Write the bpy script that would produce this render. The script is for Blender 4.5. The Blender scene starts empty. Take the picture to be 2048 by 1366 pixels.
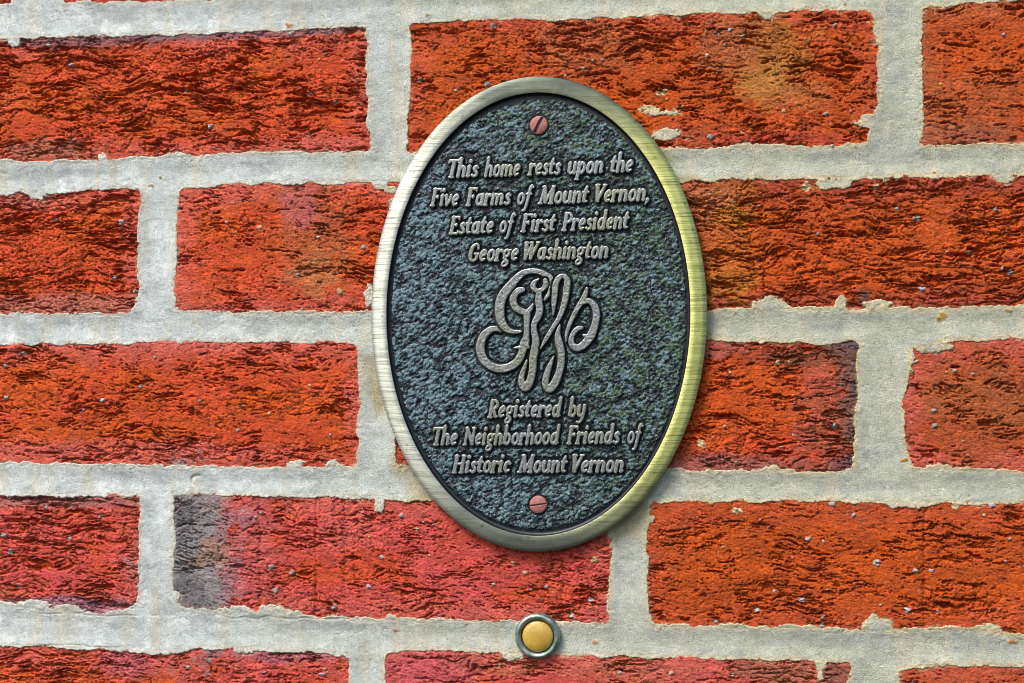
import bpy, math, random
import numpy as np
from mathutils import Vector

# ------------------------------------------------------------------ camera, sky, sun, exposure
sc = bpy.context.scene
C = sc.collection
THETA = math.radians(10.6)          # the wall is seen a little from the right
F_PX = 60.0 / 36.0 * 2048           # focal length in photograph pixels
HOR = 750.0                         # row of the photograph at the camera's own height
DIST = 0.79
ZC = 1.35                           # height of the camera above the porch floor
cam_d = bpy.data.cameras.new("camera")
cam = bpy.data.objects.new("camera", cam_d)
C.objects.link(cam)
cam.location = (DIST * math.sin(THETA), -DIST * math.cos(THETA), ZC)
cam.rotation_euler = (math.radians(90), 0, THETA)
cam_d.lens = 60
cam_d.sensor_width = 36
cam_d.shift_y = (HOR - 683.0) / 2048.0
cam_d.clip_start = 0.02
cam_d.clip_end = 200
sc.camera = cam

SUN_EL, SUN_AZ = math.radians(52), math.radians(180 + 38)   # azimuth clockwise from +Y: front left
w = bpy.data.worlds.new("World")
sc.world = w
w.use_nodes = True
wn = w.node_tree
bg = wn.nodes["Background"]
sky = wn.nodes.new("ShaderNodeTexSky")
sky.sky_type = 'NISHITA'
sky.sun_disc = False
sky.sun_elevation = SUN_EL
sky.sun_rotation = SUN_AZ
sky.air_density = 1.0
sky.dust_density = 3.0
wn.links.new(sky.outputs[0], bg.inputs[0])
bg.inputs[1].default_value = 0.14
sd = Vector((math.cos(SUN_EL) * math.sin(SUN_AZ), math.cos(SUN_EL) * math.cos(SUN_AZ), math.sin(SUN_EL)))
sl = bpy.data.lights.new("sun", 'SUN')
sl.energy = 2.1
sl.angle = math.radians(22)
sl.color = (1.0, 0.94, 0.86)
so = bpy.data.objects.new("sun", sl)
C.objects.link(so)
so.location = sd * 5
so.rotation_euler = (-sd).to_track_quat('-Z', 'Y').to_euler()
sc.view_settings.view_transform = 'Standard'
sc.view_settings.look = 'None'
sc.view_settings.exposure = 0.55
sc.view_settings.gamma = 1
sc.cycles.filter_width = 0.9          # the photograph is very crisp

# ------------------------------------------------------------------ measuring: photo pixel -> mm on a plane parallel to the wall
CAMV = np.array(cam.location) * 1000.0
D_ = np.array([-math.sin(THETA), math.cos(THETA), 0.0])
R_ = np.array([math.cos(THETA), math.sin(THETA), 0.0])
def W(px, py, y=0.0):
    """photo pixel -> (x, z) in mm on the plane lying y mm in front of the wall face; z from camera height"""
    d = D_ + R_ * ((px - 1024.0) / F_PX) + np.array([0, 0, 1.0]) * ((HOR - py) / F_PX)
    t = (-y - CAMV[1]) / d[1]
    p = CAMV + d * t
    return p[0], p[2] - ZC * 1000.0
def WL(pts, y=0.0):
    return np.array([W(a, b, y) for a, b in pts])
def S(v): return v / 1000.0

# ------------------------------------------------------------------ noise
def _h(ix, iy, seed):
    ix = ix.astype(np.int64); iy = iy.astype(np.int64)
    h = (ix * 374761393 + iy * 668265263 + seed * 1442695041) & 0xffffffff
    h = ((h ^ (h >> 13)) * 1274126177) & 0xffffffff
    h = ((h ^ (h >> 16)) * 2246822519) & 0xffffffff
    h = (h ^ (h >> 15)) & 0xffffffff
    return h.astype(np.float64) / 4294967295.0
def vnoise(x, y, seed=0):
    ix = np.floor(x); iy = np.floor(y)
    fx = x - ix; fy = y - iy
    u = fx * fx * fx * (fx * (fx * 6 - 15) + 10); v = fy * fy * fy * (fy * (fy * 6 - 15) + 10)
    a = _h(ix, iy, seed); b = _h(ix + 1, iy, seed); c = _h(ix, iy + 1, seed); d = _h(ix + 1, iy + 1, seed)
    return (a + (b - a) * u + (c - a) * v + (a - b - c + d) * u * v) * 2 - 1
def fbm(x, y, seed=0, o=4, g=0.5):
    s = 0; a = 1; t = 0
    for i in range(o):
        s = s + a * vnoise(x * 2 ** i + 17.3 * i, y * 2 ** i - 9.1 * i, seed + i * 31); t += a; a *= g
    return s / t * 1.4
def worley(x, y, seed=0):
    """F1, F2, id, local offset of the nearest cell"""
    ix = np.floor(x); iy = np.floor(y)
    F1 = np.full(x.shape, 9.0); F2 = F1.copy(); idn = np.zeros(x.shape); dx1 = np.zeros(x.shape); dy1 = np.zeros(x.shape)
    for i in (-1, 0, 1):
        for j in (-1, 0, 1):
            cx = ix + i; cy = iy + j
            px = cx + _h(cx, cy, seed); py = cy + _h(cx, cy, seed + 7)
            dx = x - px; dy = y - py
            d = np.hypot(dx, dy)
            near = d < F1
            F2 = np.where(near, F1, np.minimum(F2, d))
            idn = np.where(near, _h(cx, cy, seed + 13), idn)
            dx1 = np.where(near, dx, dx1); dy1 = np.where(near, dy, dy1)
            F1 = np.where(near, d, F1)
    return F1, F2, idn, dx1, dy1
def sst(a, b, x):
    t = np.clip((x - a) / (b - a), 0, 1)
    return t * t * (3 - 2 * t)
def lin(r, g, b):
    f = lambda c: (c / 255 / 12.92) if c <= 10.3 else ((c / 255 + 0.055) / 1.055) ** 2.4
    return np.array([f(r), f(g), f(b)])
def mixc(c, col, f):
    return c * (1 - f[..., None]) + np.asarray(col) * f[..., None]

# ------------------------------------------------------------------ mesh helpers
def new_obj(name, me, mat, parent=None, loc=(0, 0, 0)):
    o = bpy.data.objects.new(name, me)
    C.objects.link(o)
    if mat is not None and len(me.materials) == 0: me.materials.append(mat)
    o.location = loc
    if parent is not None: o.parent = parent
    return o
def empty(name, loc, label, cat):
    o = bpy.data.objects.new(name, None)
    C.objects.link(o)
    o.location = loc; o.empty_display_size = 0.05
    o['label'] = label; o['category'] = cat
    return o
def mesh_np(name, V, Fq, col=None, attrs=None, smooth=True):
    me = bpy.data.meshes.new(name)
    me.vertices.add(len(V)); me.vertices.foreach_set("co", np.ascontiguousarray(V, dtype=np.float32).ravel())
    n = len(Fq); k = Fq.shape[1]
    me.loops.add(n * k); me.loops.foreach_set("vertex_index", np.ascontiguousarray(Fq, dtype=np.int32).ravel())
    me.polygons.add(n); me.polygons.foreach_set("loop_start", np.arange(0, n * k, k, dtype=np.int32))
    try: me.polygons.foreach_set("loop_total", np.full(n, k, dtype=np.int32))
    except Exception: pass
    me.update(calc_edges=True)
    me.polygons.foreach_set("use_smooth", np.full(n, smooth, dtype=bool))
    if col is not None:
        a = me.color_attributes.new("tint", 'FLOAT_COLOR', 'POINT')
        c4 = np.ones((len(V), 4), dtype=np.float32); c4[:, :3] = col
        a.data.foreach_set("color", c4.ravel())
    for k2, v in (attrs or {}).items():
        a = me.attributes.new(k2, 'FLOAT', 'POINT')
        a.data.foreach_set("value", np.asarray(v, dtype=np.float32).ravel())
    return me
def grid_mesh(name, X, Z, H, keep, col=None, attrs=None, org=(0, 0, 0)):
    """X, Z, H in mm (H = mm in front of the wall face); rows run downwards; keep = mask of vertices"""
    ny, nx = X.shape
    idx = np.arange(ny * nx).reshape(ny, nx)
    kf = keep[:-1, :-1] | keep[1:, :-1] | keep[:-1, 1:] | keep[1:, 1:]
    a = idx[:-1, :-1][kf]; b = idx[1:, :-1][kf]; c = idx[1:, 1:][kf]; d = idx[:-1, 1:][kf]
    F = np.stack([a, b, c, d], 1)
    used = np.zeros(ny * nx, bool); used[F.ravel()] = True
    remap = np.cumsum(used) - 1
    V = np.stack([S(X).ravel(), S(-H).ravel(), S(Z).ravel()], 1)[used] - np.array(org)
    return mesh_np(name, V, remap[F], None if col is None else col.reshape(-1, 3)[used],
                   {k: v.ravel()[used] for k, v in (attrs or {}).items()})
def axis(lo, hi, flo, fhi, fine, coarse):
    """positions from lo to hi, fine between flo and fhi, coarse outside"""
    p = []
    if lo < flo: p += list(np.arange(lo, min(flo, hi), coarse))
    a, b = max(lo, flo), min(hi, fhi)
    if a < b: p += list(np.arange(a, b, fine))
    if hi > fhi: p += list(np.arange(max(fhi, lo), hi, coarse))
    p.append(hi)
    return np.unique(np.round(np.array(p), 4))

# ------------------------------------------------------------------ materials
def mat_new(name):
    m = bpy.data.materials.new(name); m.use_nodes = True
    nt = m.node_tree; b = nt.nodes["Principled BSDF"]
    return m, nt, b
def N(nt, t, **kw):
    n = nt.nodes.new(t)
    for k, v in kw.items():
        if k in n.inputs.keys() if hasattr(n.inputs, 'keys') else False: n.inputs[k].default_value = v
        else: setattr(n, k, v)
    return n
def noise(nt, coord, scale, detail=4, rough=0.6):
    n = nt.nodes.new("ShaderNodeTexNoise"); n.inputs["Scale"].default_value = scale
    n.inputs["Detail"].default_value = detail; n.inputs["Roughness"].default_value = rough
    nt.links.new(coord, n.inputs["Vector"]); return n
def ramp(nt, src, stops):
    r = nt.nodes.new("ShaderNodeValToRGB")
    e = r.color_ramp.elements
    while len(e) < len(stops): e.new(0.5)
    for i, (p, c) in enumerate(stops):
        e[i].position = p; e[i].color = (c, c, c, 1) if not hasattr(c, '__len__') else (*c, 1)
    nt.links.new(src, r.inputs[0]); return r
def mul(nt, a, b, f=1.0, mode='MULTIPLY'):
    m = nt.nodes.new("ShaderNodeMix"); m.data_type = 'RGBA'; m.blend_type = mode
    if hasattr(f, 'links'): nt.links.new(f, m.inputs[0])
    else: m.inputs[0].default_value = f
    for s, i in ((a, 6), (b, 7)):
        if hasattr(s, 'links'): nt.links.new(s, m.inputs[i])
        else: m.inputs[i].default_value = (*s, 1)
    return m.outputs[2]
def bump(nt, h, strength, dist, prev=None):
    b = nt.nodes.new("ShaderNodeBump"); b.inputs["Strength"].default_value = strength
    b.inputs["Distance"].default_value = dist
    nt.links.new(h, b.inputs["Height"])
    if prev is not None: nt.links.new(prev, b.inputs["Normal"])
    return b.outputs[0]
def geo_pos(nt):
    return nt.nodes.new("ShaderNodeNewGeometry").outputs["Position"]

def brick_material():
    m, nt, b = mat_new("rough_red_clay")
    at = nt.nodes.new("ShaderNodeVertexColor"); at.layer_name = "tint"
    g = geo_pos(nt)
    n1 = noise(nt, g, 900, 5, 0.7); n2 = noise(nt, g, 3200, 3, 0.6)
    c = mul(nt, at.outputs[0], ramp(nt, n1.outputs[0], [(0.3, 0.62), (0.7, 1.32)]).outputs[0])
    c = mul(nt, c, ramp(nt, n2.outputs[0], [(0.3, 0.72), (0.7, 1.25)]).outputs[0])
    # pale dust grains and dark iron spots of the clay
    v = nt.nodes.new("ShaderNodeTexVoronoi"); v.inputs["Scale"].default_value = 420
    nt.links.new(g, v.inputs["Vector"])
    s = ramp(nt, v.outputs["Distance"], [(0.0, 1.0), (0.10, 1.0), (0.15, 0.0)])
    s.color_ramp.interpolation = 'LINEAR'
    vc = nt.nodes.new("ShaderNodeSeparateColor"); nt.links.new(v.outputs["Color"], vc.inputs[0])
    sel = ramp(nt, vc.outputs[0], [(0.80, 0.0), (0.83, 0.8)])
    f = nt.nodes.new("ShaderNodeMath"); f.operation = 'MULTIPLY'
    nt.links.new(s.outputs[0], f.inputs[0]); nt.links.new(sel.outputs[0], f.inputs[1])
    c = mul(nt, c, (0.62, 0.42, 0.30), f.outputs[0], 'MIX')
    nt.links.new(c, b.inputs["Base Color"])
    b.inputs["Roughness"].default_value = 0.8
    b.inputs["Specular IOR Level"].default_value = 0.3
    mp = nt.nodes.new("ShaderNodeMapping"); mp.inputs["Scale"].default_value = (150, 150, 620); mp.inputs["Rotation"].default_value = (0, .06, 0)
    nt.links.new(g, mp.inputs[0])
    n4 = noise(nt, mp.outputs[0], 1.0, 6, 0.68); n4.inputs["Distortion"].default_value = .8
    tear = ramp(nt, n4.outputs[0], [(0.29, 0.0), (0.36, .8), (0.7, 1.0)])
    mp3 = nt.nodes.new("ShaderNodeMapping"); mp3.inputs["Scale"].default_value = (420, 420, 900)
    nt.links.new(g, mp3.inputs[0])
    n5 = noise(nt, mp3.outputs[0], 1.0, 4, 0.7)
    nb = bump(nt, tear.outputs[0], 1.0, 0.0009)
    nb = bump(nt, n5.outputs[0], 1.0, 0.0006, nb)
    nb = bump(nt, n1.outputs[0], 0.9, 0.0005, nb)
    nb = bump(nt, n2.outputs[0], 0.7, 0.0002, nb)
    nt.links.new(nb, b.inputs["Normal"])
    return m
def mortar_material():
    m, nt, b = mat_new("sandy_mortar")
    at = nt.nodes.new("ShaderNodeVertexColor"); at.layer_name = "tint"
    g = geo_pos(nt)
    n1 = noise(nt, g, 2000, 3, 0.8); n2 = noise(nt, g, 90, 4, 0.6); n3 = noise(nt, g, 1100, 2, 0.5)
    c = mul(nt, at.outputs[0], ramp(nt, n1.outputs[0], [(0.32, 0.55), (0.5, 1.0), (0.7, 1.35)]).outputs[0])
    c = mul(nt, c, ramp(nt, n2.outputs[0], [(0.3, 0.86), (0.7, 1.12)]).outputs[0])
    c = mul(nt, c, ramp(nt, n3.outputs[0], [(0.27, 0.45), (0.34, 1.0)]).outputs[0])
    nt.links.new(c, b.inputs["Base Color"])
    b.inputs["Roughness"].default_value = 0.9
    b.inputs["Specular IOR Level"].default_value = 0.2
    nb = bump(nt, n1.outputs[0], 1.0, 0.0006)
    nt.links.new(nb, b.inputs["Normal"])
    return m
def frame_material():
    m, nt, b = mat_new("brushed_brass")
    g = geo_pos(nt)
    mp = nt.nodes.new("ShaderNodeMapping"); mp.inputs["Scale"].default_value = (60, 60, 2600)
    nt.links.new(g, mp.inputs[0])
    n = noise(nt, mp.outputs[0], 1.0, 4, 0.7)
    mp2 = nt.nodes.new("ShaderNodeMapping"); mp2.inputs["Scale"].default_value = (25, 25, 420)
    nt.links.new(g, mp2.inputs[0])
    n2 = noise(nt, mp2.outputs[0], 1.0, 3, 0.6)
    gr = noise(nt, g, 1800, 2, 0.5)
    # reflections painted in, mixed with tarnish: silvery on one side, yellow-green on the other
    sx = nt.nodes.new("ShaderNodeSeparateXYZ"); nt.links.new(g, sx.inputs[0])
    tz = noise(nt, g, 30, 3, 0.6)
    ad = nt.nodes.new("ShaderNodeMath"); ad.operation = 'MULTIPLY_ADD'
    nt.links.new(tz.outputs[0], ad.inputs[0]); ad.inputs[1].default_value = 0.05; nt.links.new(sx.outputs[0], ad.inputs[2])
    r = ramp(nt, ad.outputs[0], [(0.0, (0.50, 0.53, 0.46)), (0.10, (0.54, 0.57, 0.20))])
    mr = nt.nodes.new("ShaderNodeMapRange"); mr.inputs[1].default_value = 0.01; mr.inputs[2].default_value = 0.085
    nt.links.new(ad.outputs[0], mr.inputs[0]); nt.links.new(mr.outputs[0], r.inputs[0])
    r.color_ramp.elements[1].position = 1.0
    c = mul(nt, r.outputs[0], ramp(nt, n.outputs[0], [(0.3, 0.3), (0.55, 1.2)]).outputs[0])
    c = mul(nt, c, ramp(nt, n2.outputs[0], [(0.3, 0.8), (0.6, 1.1)]).outputs[0])
    # dim reflection painted into both ends of the oval, plus scattered spots of tarnish
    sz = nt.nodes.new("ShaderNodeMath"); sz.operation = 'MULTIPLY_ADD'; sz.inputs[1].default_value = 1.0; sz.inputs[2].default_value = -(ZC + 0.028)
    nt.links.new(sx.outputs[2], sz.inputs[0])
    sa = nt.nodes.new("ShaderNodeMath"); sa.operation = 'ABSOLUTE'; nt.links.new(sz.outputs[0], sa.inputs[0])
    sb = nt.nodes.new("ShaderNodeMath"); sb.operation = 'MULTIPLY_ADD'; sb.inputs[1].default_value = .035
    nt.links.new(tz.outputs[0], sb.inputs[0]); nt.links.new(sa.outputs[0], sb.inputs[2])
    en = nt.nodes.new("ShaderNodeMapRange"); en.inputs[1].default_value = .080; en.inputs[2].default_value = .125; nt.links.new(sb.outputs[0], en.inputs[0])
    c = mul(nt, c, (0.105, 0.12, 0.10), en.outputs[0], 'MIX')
    sp = noise(nt, g, 420, 4, .75)
    c = mul(nt, c, ramp(nt, sp.outputs[0], [(0.30, 0.35), (0.40, 1.0)]).outputs[0])
    nt.links.new(c, b.inputs["Base Color"])
    b.inputs["Metallic"].default_value = 1.0
    rr = ramp(nt, n.outputs[0], [(0.2, 0.55), (0.8, 0.36)])
    nt.links.new(rr.outputs[0], b.inputs["Roughness"])
    b.inputs["Anisotropic"].default_value = 0.75
    tg = nt.nodes.new("ShaderNodeCombineXYZ"); tg.inputs[2].default_value = 1.0      # brushed level: the sheen spreads up and down
    nt.links.new(tg.outputs[0], b.inputs["Tangent"])
    nb = bump(nt, n.outputs[0], 0.5, 0.00015)
    nt.links.new(nb, b.inputs["Normal"])
    return m
def paint_material():
    m, nt, b = mat_new("black_enamel")
    b.inputs["Base Color"].default_value = (0.006, 0.008, 0.010, 1)
    b.inputs["Roughness"].default_value = 0.45
    g = geo_pos(nt); n = noise(nt, g, 1500, 3, 0.6)
    nt.links.new(bump(nt, n.outputs[0], 0.3, 0.0002), b.inputs["Normal"])
    return m
def field_material():
    m, nt, b = mat_new("weathered_dark_bronze")
    at = nt.nodes.new("ShaderNodeAttribute"); at.attribute_name = "wear"
    tn = nt.nodes.new("ShaderNodeAttribute"); tn.attribute_name = "green"
    g = geo_pos(nt)
    n = noise(nt, g, 1700, 4, 0.75); n2 = noise(nt, g, 700, 3, 0.6)
    a = nt.nodes.new("ShaderNodeMath"); a.operation = 'MULTIPLY_ADD'
    nt.links.new(n.outputs[0], a.inputs[0]); a.inputs[1].default_value = 1.7; nt.links.new(at.outputs["Fac"], a.inputs[2])
    f = ramp(nt, a.outputs[0], [(0.98, 0.0), (1.10, 1.0)])
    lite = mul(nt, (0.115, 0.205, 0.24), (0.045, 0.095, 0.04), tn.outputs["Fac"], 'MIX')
    gl = ramp(nt, n.outputs[0], [(0.58, 0.0), (0.68, 0.9)])  # pale blue-white glints painted into the fleck colour
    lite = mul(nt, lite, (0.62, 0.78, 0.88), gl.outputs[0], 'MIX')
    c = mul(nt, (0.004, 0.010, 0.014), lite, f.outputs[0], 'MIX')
    nt.links.new(c, b.inputs["Base Color"])
    b.inputs["Roughness"].default_value = 0.33
    b.inputs["Metallic"].default_value = 0.15
    b.inputs["Specular IOR Level"].default_value = 0.5
    nb = bump(nt, n2.outputs[0], 0.5, 0.0004)
    nb = bump(nt, n.outputs[0], 1.0, 0.0004, nb)
    nt.links.new(nb, b.inputs["Normal"])
    return m
def letter_material():
    m, nt, b = mat_new("worn_bronze_lettering")
    g = geo_pos(nt)
    n = noise(nt, g, 1400, 4, 0.7); n2 = noise(nt, g, 60, 3, 0.6)
    c = mul(nt, (0.34, 0.365, 0.365), ramp(nt, n.outputs[0], [(0.32, 0.35), (0.68, 1.55)]).outputs[0])
    c = mul(nt, c, (0.95, 0.92, 0.70), ramp(nt, n2.outputs[0], [(0.4, 0.0), (0.65, 1.0)]).outputs[0])
    at = nt.nodes.new("ShaderNodeAttribute"); at.attribute_name = "side"
    c = mul(nt, c, (0.006, 0.008, 0.010), at.outputs["Fac"], 'MIX')      # the flanks are near black
    nt.links.new(c, b.inputs["Base Color"])
    b.inputs["Metallic"].default_value = 0.75
    b.inputs["Roughness"].default_value = 0.34
    nt.links.new(bump(nt, n.outputs[0], 0.5, 0.0003), b.inputs["Normal"])
    return m
def simple_material(name, col, rough, metal=0.0, var=0.25, scale=1200, bmp=0.4, second=None, coat=0.0):
    m, nt, b = mat_new(name)
    g = geo_pos(nt); n = noise(nt, g, scale, 4, 0.65); n2 = noise(nt, g, scale * 0.15, 3, 0.6)
    c = mul(nt, col, ramp(nt, n.outputs[0], [(0.3, 1 - var), (0.7, 1 + var)]).outputs[0])
    if second is not None:
        c = mul(nt, c, second, ramp(nt, n2.outputs[0], [(0.42, 0.0), (0.62, 1.0)]).outputs[0], 'MIX')
    nt.links.new(c, b.inputs["Base Color"])
    b.inputs["Roughness"].default_value = rough; b.inputs["Metallic"].default_value = metal
    b.inputs["Coat Weight"].default_value = coat; b.inputs["Coat Roughness"].default_value = 0.12
    nt.links.new(bump(nt, n.outputs[0], bmp, 0.0002), b.inputs["Normal"])
    return m
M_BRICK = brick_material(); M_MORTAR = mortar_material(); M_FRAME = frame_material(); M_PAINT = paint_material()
M_FIELD = field_material(); M_LETTER = letter_material()

# ------------------------------------------------------------------ the wall: traced brick outlines (photo pixels)
# each brick: top, bottom, left, right edges, and how its clay looks
RED = (212, 80, 40); ORANGE = (208, 88, 20); CRIM = (212, 84, 78); PINK = (214, 106, 92); BROWN = (176, 98, 60)
OCHRE = (178, 112, 44); MAROON = (150, 66, 58); GREY = (146, 139, 138); CHAR = (70, 72, 78); RUST = (192, 82, 24)
BR = [
 # course above the frame
 dict(t=[(-760,-245),(24,-245)], b=[(-760,12),(24,8)], l=[(-760,-245),(-760,12)], r=[(24,-245),(24,8)], c=RED, e=PINK, k=.8),
 dict(t=[(125,-250),(1010,-272)], b=[(125,8),(315,3),(1010,-20)], l=[(125,-250),(125,8)], r=[(1010,-272),(1010,-20)], c=RED, e=MAROON, k=.8),
 dict(t=[(1085,-275),(2060,-300)], b=[(1085,-22),(2060,-48)], l=[(1085,-275),(1085,-22)], r=[(2060,-300),(2060,-48)], c=RUST, e=BROWN, k=.8),
 # course 1
 dict(t=[(-190,76),(0,74),(160,72),(350,67),(540,60),(735,50)], b=[(-190,328),(0,325),(150,324),(230,320),(400,312),(742,303)],
      l=[(-190,70),(-190,328)], r=[(737,45),(734,120),(735,180),(742,200),(736,240),(742,303)], c=RED, e=PINK, k=1.0, core=ORANGE, crumb=.2),
 dict(t=[(812,47),(850,43),(975,38),(1025,36),(1100,40),(1200,33),(1400,26),(1520,22),(1700,18),(1765,16)],
      b=[(808,306),(900,303),(1348,298),(1500,293),(1660,293),(1750,288)],
      l=[(816,40),(820,110),(818,170),(812,230),(812,306)], r=[(1736,10),(1756,45),(1762,80),(1756,140),(1757,200),(1748,235),(1742,260),(1736,290)],
      c=RUST, e=(200,86,56), k=.75, crumb=.6, core=ORANGE),
 dict(t=[(1840,14),(1870,9),(2048,-2),(2700,-36)], b=[(1840,293),(1900,292),(2048,287),(2700,268)],
      l=[(1846,0),(1841,60),(1842,150),(1843,230),(1842,293)], r=[(2700,-40),(2700,270)], c=RUST, e=BROWN, k=.5, crumb=.3),
 # course 2
 dict(t=[(-600,390),(0,388),(40,382),(70,386),(120,384),(200,377),(288,375)], b=[(-600,630),(0,627),(120,629),(288,629)],
      l=[(-600,385),(-600,630)], r=[(284,370),(283,400),(279,470),(277,560),(279,580),(272,605),(262,625),(255,640)], c=RED, e=PINK, k=1.0, core=ORANGE),
 dict(t=[(348,378),(370,373),(480,367),(600,364),(780,364),(1235,360)], b=[(348,622),(450,626),(560,626),(740,626),(1235,623)],
      l=[(356,370),(352,450),(351,540),(346,590),(350,615),(362,630)], r=[(1235,355),(1235,630)], c=RED, e=PINK, k=.65, crumb=.7, core=ORANGE),
 dict(t=[(1298,366),(1370,362),(1460,357),(1650,356),(1720,356),(1800,353),(1900,350),(2048,348),(2250,342)],
      b=[(1298,625),(1420,621),(1560,618),(1700,619),(1860,617),(2048,611),(2250,605)],
      l=[(1298,360),(1298,625)], r=[(2250,338),(2250,610)], c=RUST, e=MAROON, k=1.15, crumb=.1, core=ORANGE),
 # course 3
 dict(t=[(-190,690),(0,688),(250,685),(480,681),(700,683),(720,684)], b=[(-190,930),(0,928),(120,930),(300,932),(500,936),(720,934)],
      l=[(-190,685),(-190,930)], r=[(706,680),(716,696),(720,740),(721,800),(716,850),(720,880),(712,935)], c=RED, e=PINK, k=.75, crumb=.35),
 dict(t=[(783,686),(1000,680),(1420,678),(1480,682),(1640,684),(1722,682)], b=[(783,934),(1000,940),(1360,942),(1540,940),(1590,942),(1640,945),(1722,937)],
      l=[(785,680),(788,940)], r=[(1719,675),(1718,760),(1712,830),(1714,860),(1710,945)], c=RED, e=MAROON, k=.95, core=ORANGE, crumb=.25),
 dict(t=[(1800,694),(1868,692),(1880,682),(1960,678),(2048,674),(2700,664)], b=[(1800,940),(1900,938),(2048,943),(2700,946)],
      l=[(1822,690),(1820,730),(1812,755),(1807,800),(1806,880),(1818,915),(1820,945)], r=[(2700,660),(2700,950)], c=(190,76,42), e=PINK, k=.45, crumb=.6, core=BROWN),
 # course 4
 dict(t=[(-600,984),(0,988),(130,990),(282,990)], b=[(-600,1190),(0,1207),(100,1220),(200,1228),(250,1222),(282,1205)],
      l=[(-600,980),(-600,1200)], r=[(277,985),(280,1060),(280,1130),(277,1180),(278,1210)], c=CRIM, e=PINK, k=1.0, core=RED),
 dict(t=[(338,988),(480,988),(560,991),(640,993),(850,1000),(1228,1008)], b=[(338,1200),(370,1216),(460,1226),(530,1222),(560,1234),(700,1237),(900,1241),(1000,1243),(1228,1248)],
      l=[(344,985),(346,1050),(350,1078),(345,1110),(346,1160),(343,1190),(352,1210)], r=[(1218,1000),(1222,1095),(1222,1150),(1219,1200),(1216,1255)],
      c=CRIM, e=PINK, k=.8, crumb=.45, core=RED),
 dict(t=[(1290,1003),(1340,1002),(1560,1001),(1700,1003),(1780,1005),(2048,1006),(2240,1008)],
      b=[(1290,1250),(1340,1253),(1500,1252),(1640,1256),(1700,1262),(1800,1258),(1960,1258),(2000,1268),(2048,1271),(2240,1278)],
      l=[(1300,995),(1295,1060),(1293,1090),(1296,1150),(1293,1200),(1298,1235),(1302,1260)], r=[(2240,1000),(2240,1285)], c=RUST, e=(198,84,50), k=.6, crumb=.5, core=ORANGE),
 # course 5
 dict(t=[(-190,1284),(0,1290),(220,1297),(300,1308),(345,1302),(400,1294),(500,1297),(690,1308)], b=[(-190,1540),(690,1566)],
      l=[(-190,1280),(-190,1545)], r=[(694,1290),(698,1330),(700,1370),(698,1570)], c=CRIM, e=PINK, k=.8, crumb=.4),
 dict(t=[(764,1306),(790,1300),(880,1297),(960,1302),(1020,1306),(1120,1309),(1400,1315),(1560,1318),(1704,1324)], b=[(764,1560),(1704,1592)],
      l=[(772,1290),(767,1330),(768,1370),(768,1565)], r=[(1706,1310),(1700,1340),(1698,1370),(1698,1600)], c=CRIM, e=PINK, k=.7, crumb=.4),
 dict(t=[(1790,1336),(1900,1330),(2048,1331),(2700,1350)], b=[(1790,1595),(2700,1622)],
      l=[(1796,1325),(1794,1370),(1794,1600)], r=[(2700,1345),(2700,1625)], c=(196,84,50), e=(190,92,66), k=.6, crumb=.3),
]
# mortar smeared over the brick edges, and islands of it on the faces: x, y, rx, ry (px)
BLOB = [(75,390,14,9),(30,82,9,9),(1530,26,14,9),(1540,612,28,13),(1556,616,22,10),(1683,607,10,12),(1750,612,18,6),(1688,362,12,10),(1745,238,16,8),
        (1733,246,9,6),(1655,366,14,7),(1760,50,9,30),(1752,1256,30,20),(1748,1243,13,12),(760,362,16,14),(783,380,10,8),(790,404,9,11),(738,590,7,14),
        (1640,1325,10,18),(1640,1345,6,8),(1785,1008,9,9),(1905,686,1,1),(1478,1262,1,1),(545,1224,26,9),(575,1232,16,6),(480,1224,30,8),(60,1212,24,8),
        (140,1222,22,6),(1980,1258,16,7),(1540,940,12,6),(1880,938,16,6),(205,318,9,7),(360,313,9,4),(590,928,14,7),(660,930,8,6),(345,1190,8,6),
        (1860,694,30,8),(1818,705,7,20),(1560,1258,20,5),(640,1292,12,7),(480,1300,12,5),(1025,1310,12,6),(2010,352,14,8),(1820,1006,20,6),(1350,310,22,14),(1330,270,16,8),
        (1300,1040,6,6),(780,1240,9,5),(1330,226,12,4),(1900,1002,10,4),(760,1008,7,14)]
ISL = [(1290,218,26,4),(1345,225,18,5),(1375,277,8,3),(1460,305,1,1),(1908,1014,8,6),(1470,1020,6,4),(756,1010,6,14),(816,1030,1,1),(1404,887,9,6),
       (1320,185,12,6),(1752,372,7,5),(1750,48,7,6),(1730,244,12,6),(1612,372,8,9),(1776,360,6,5)]
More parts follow.
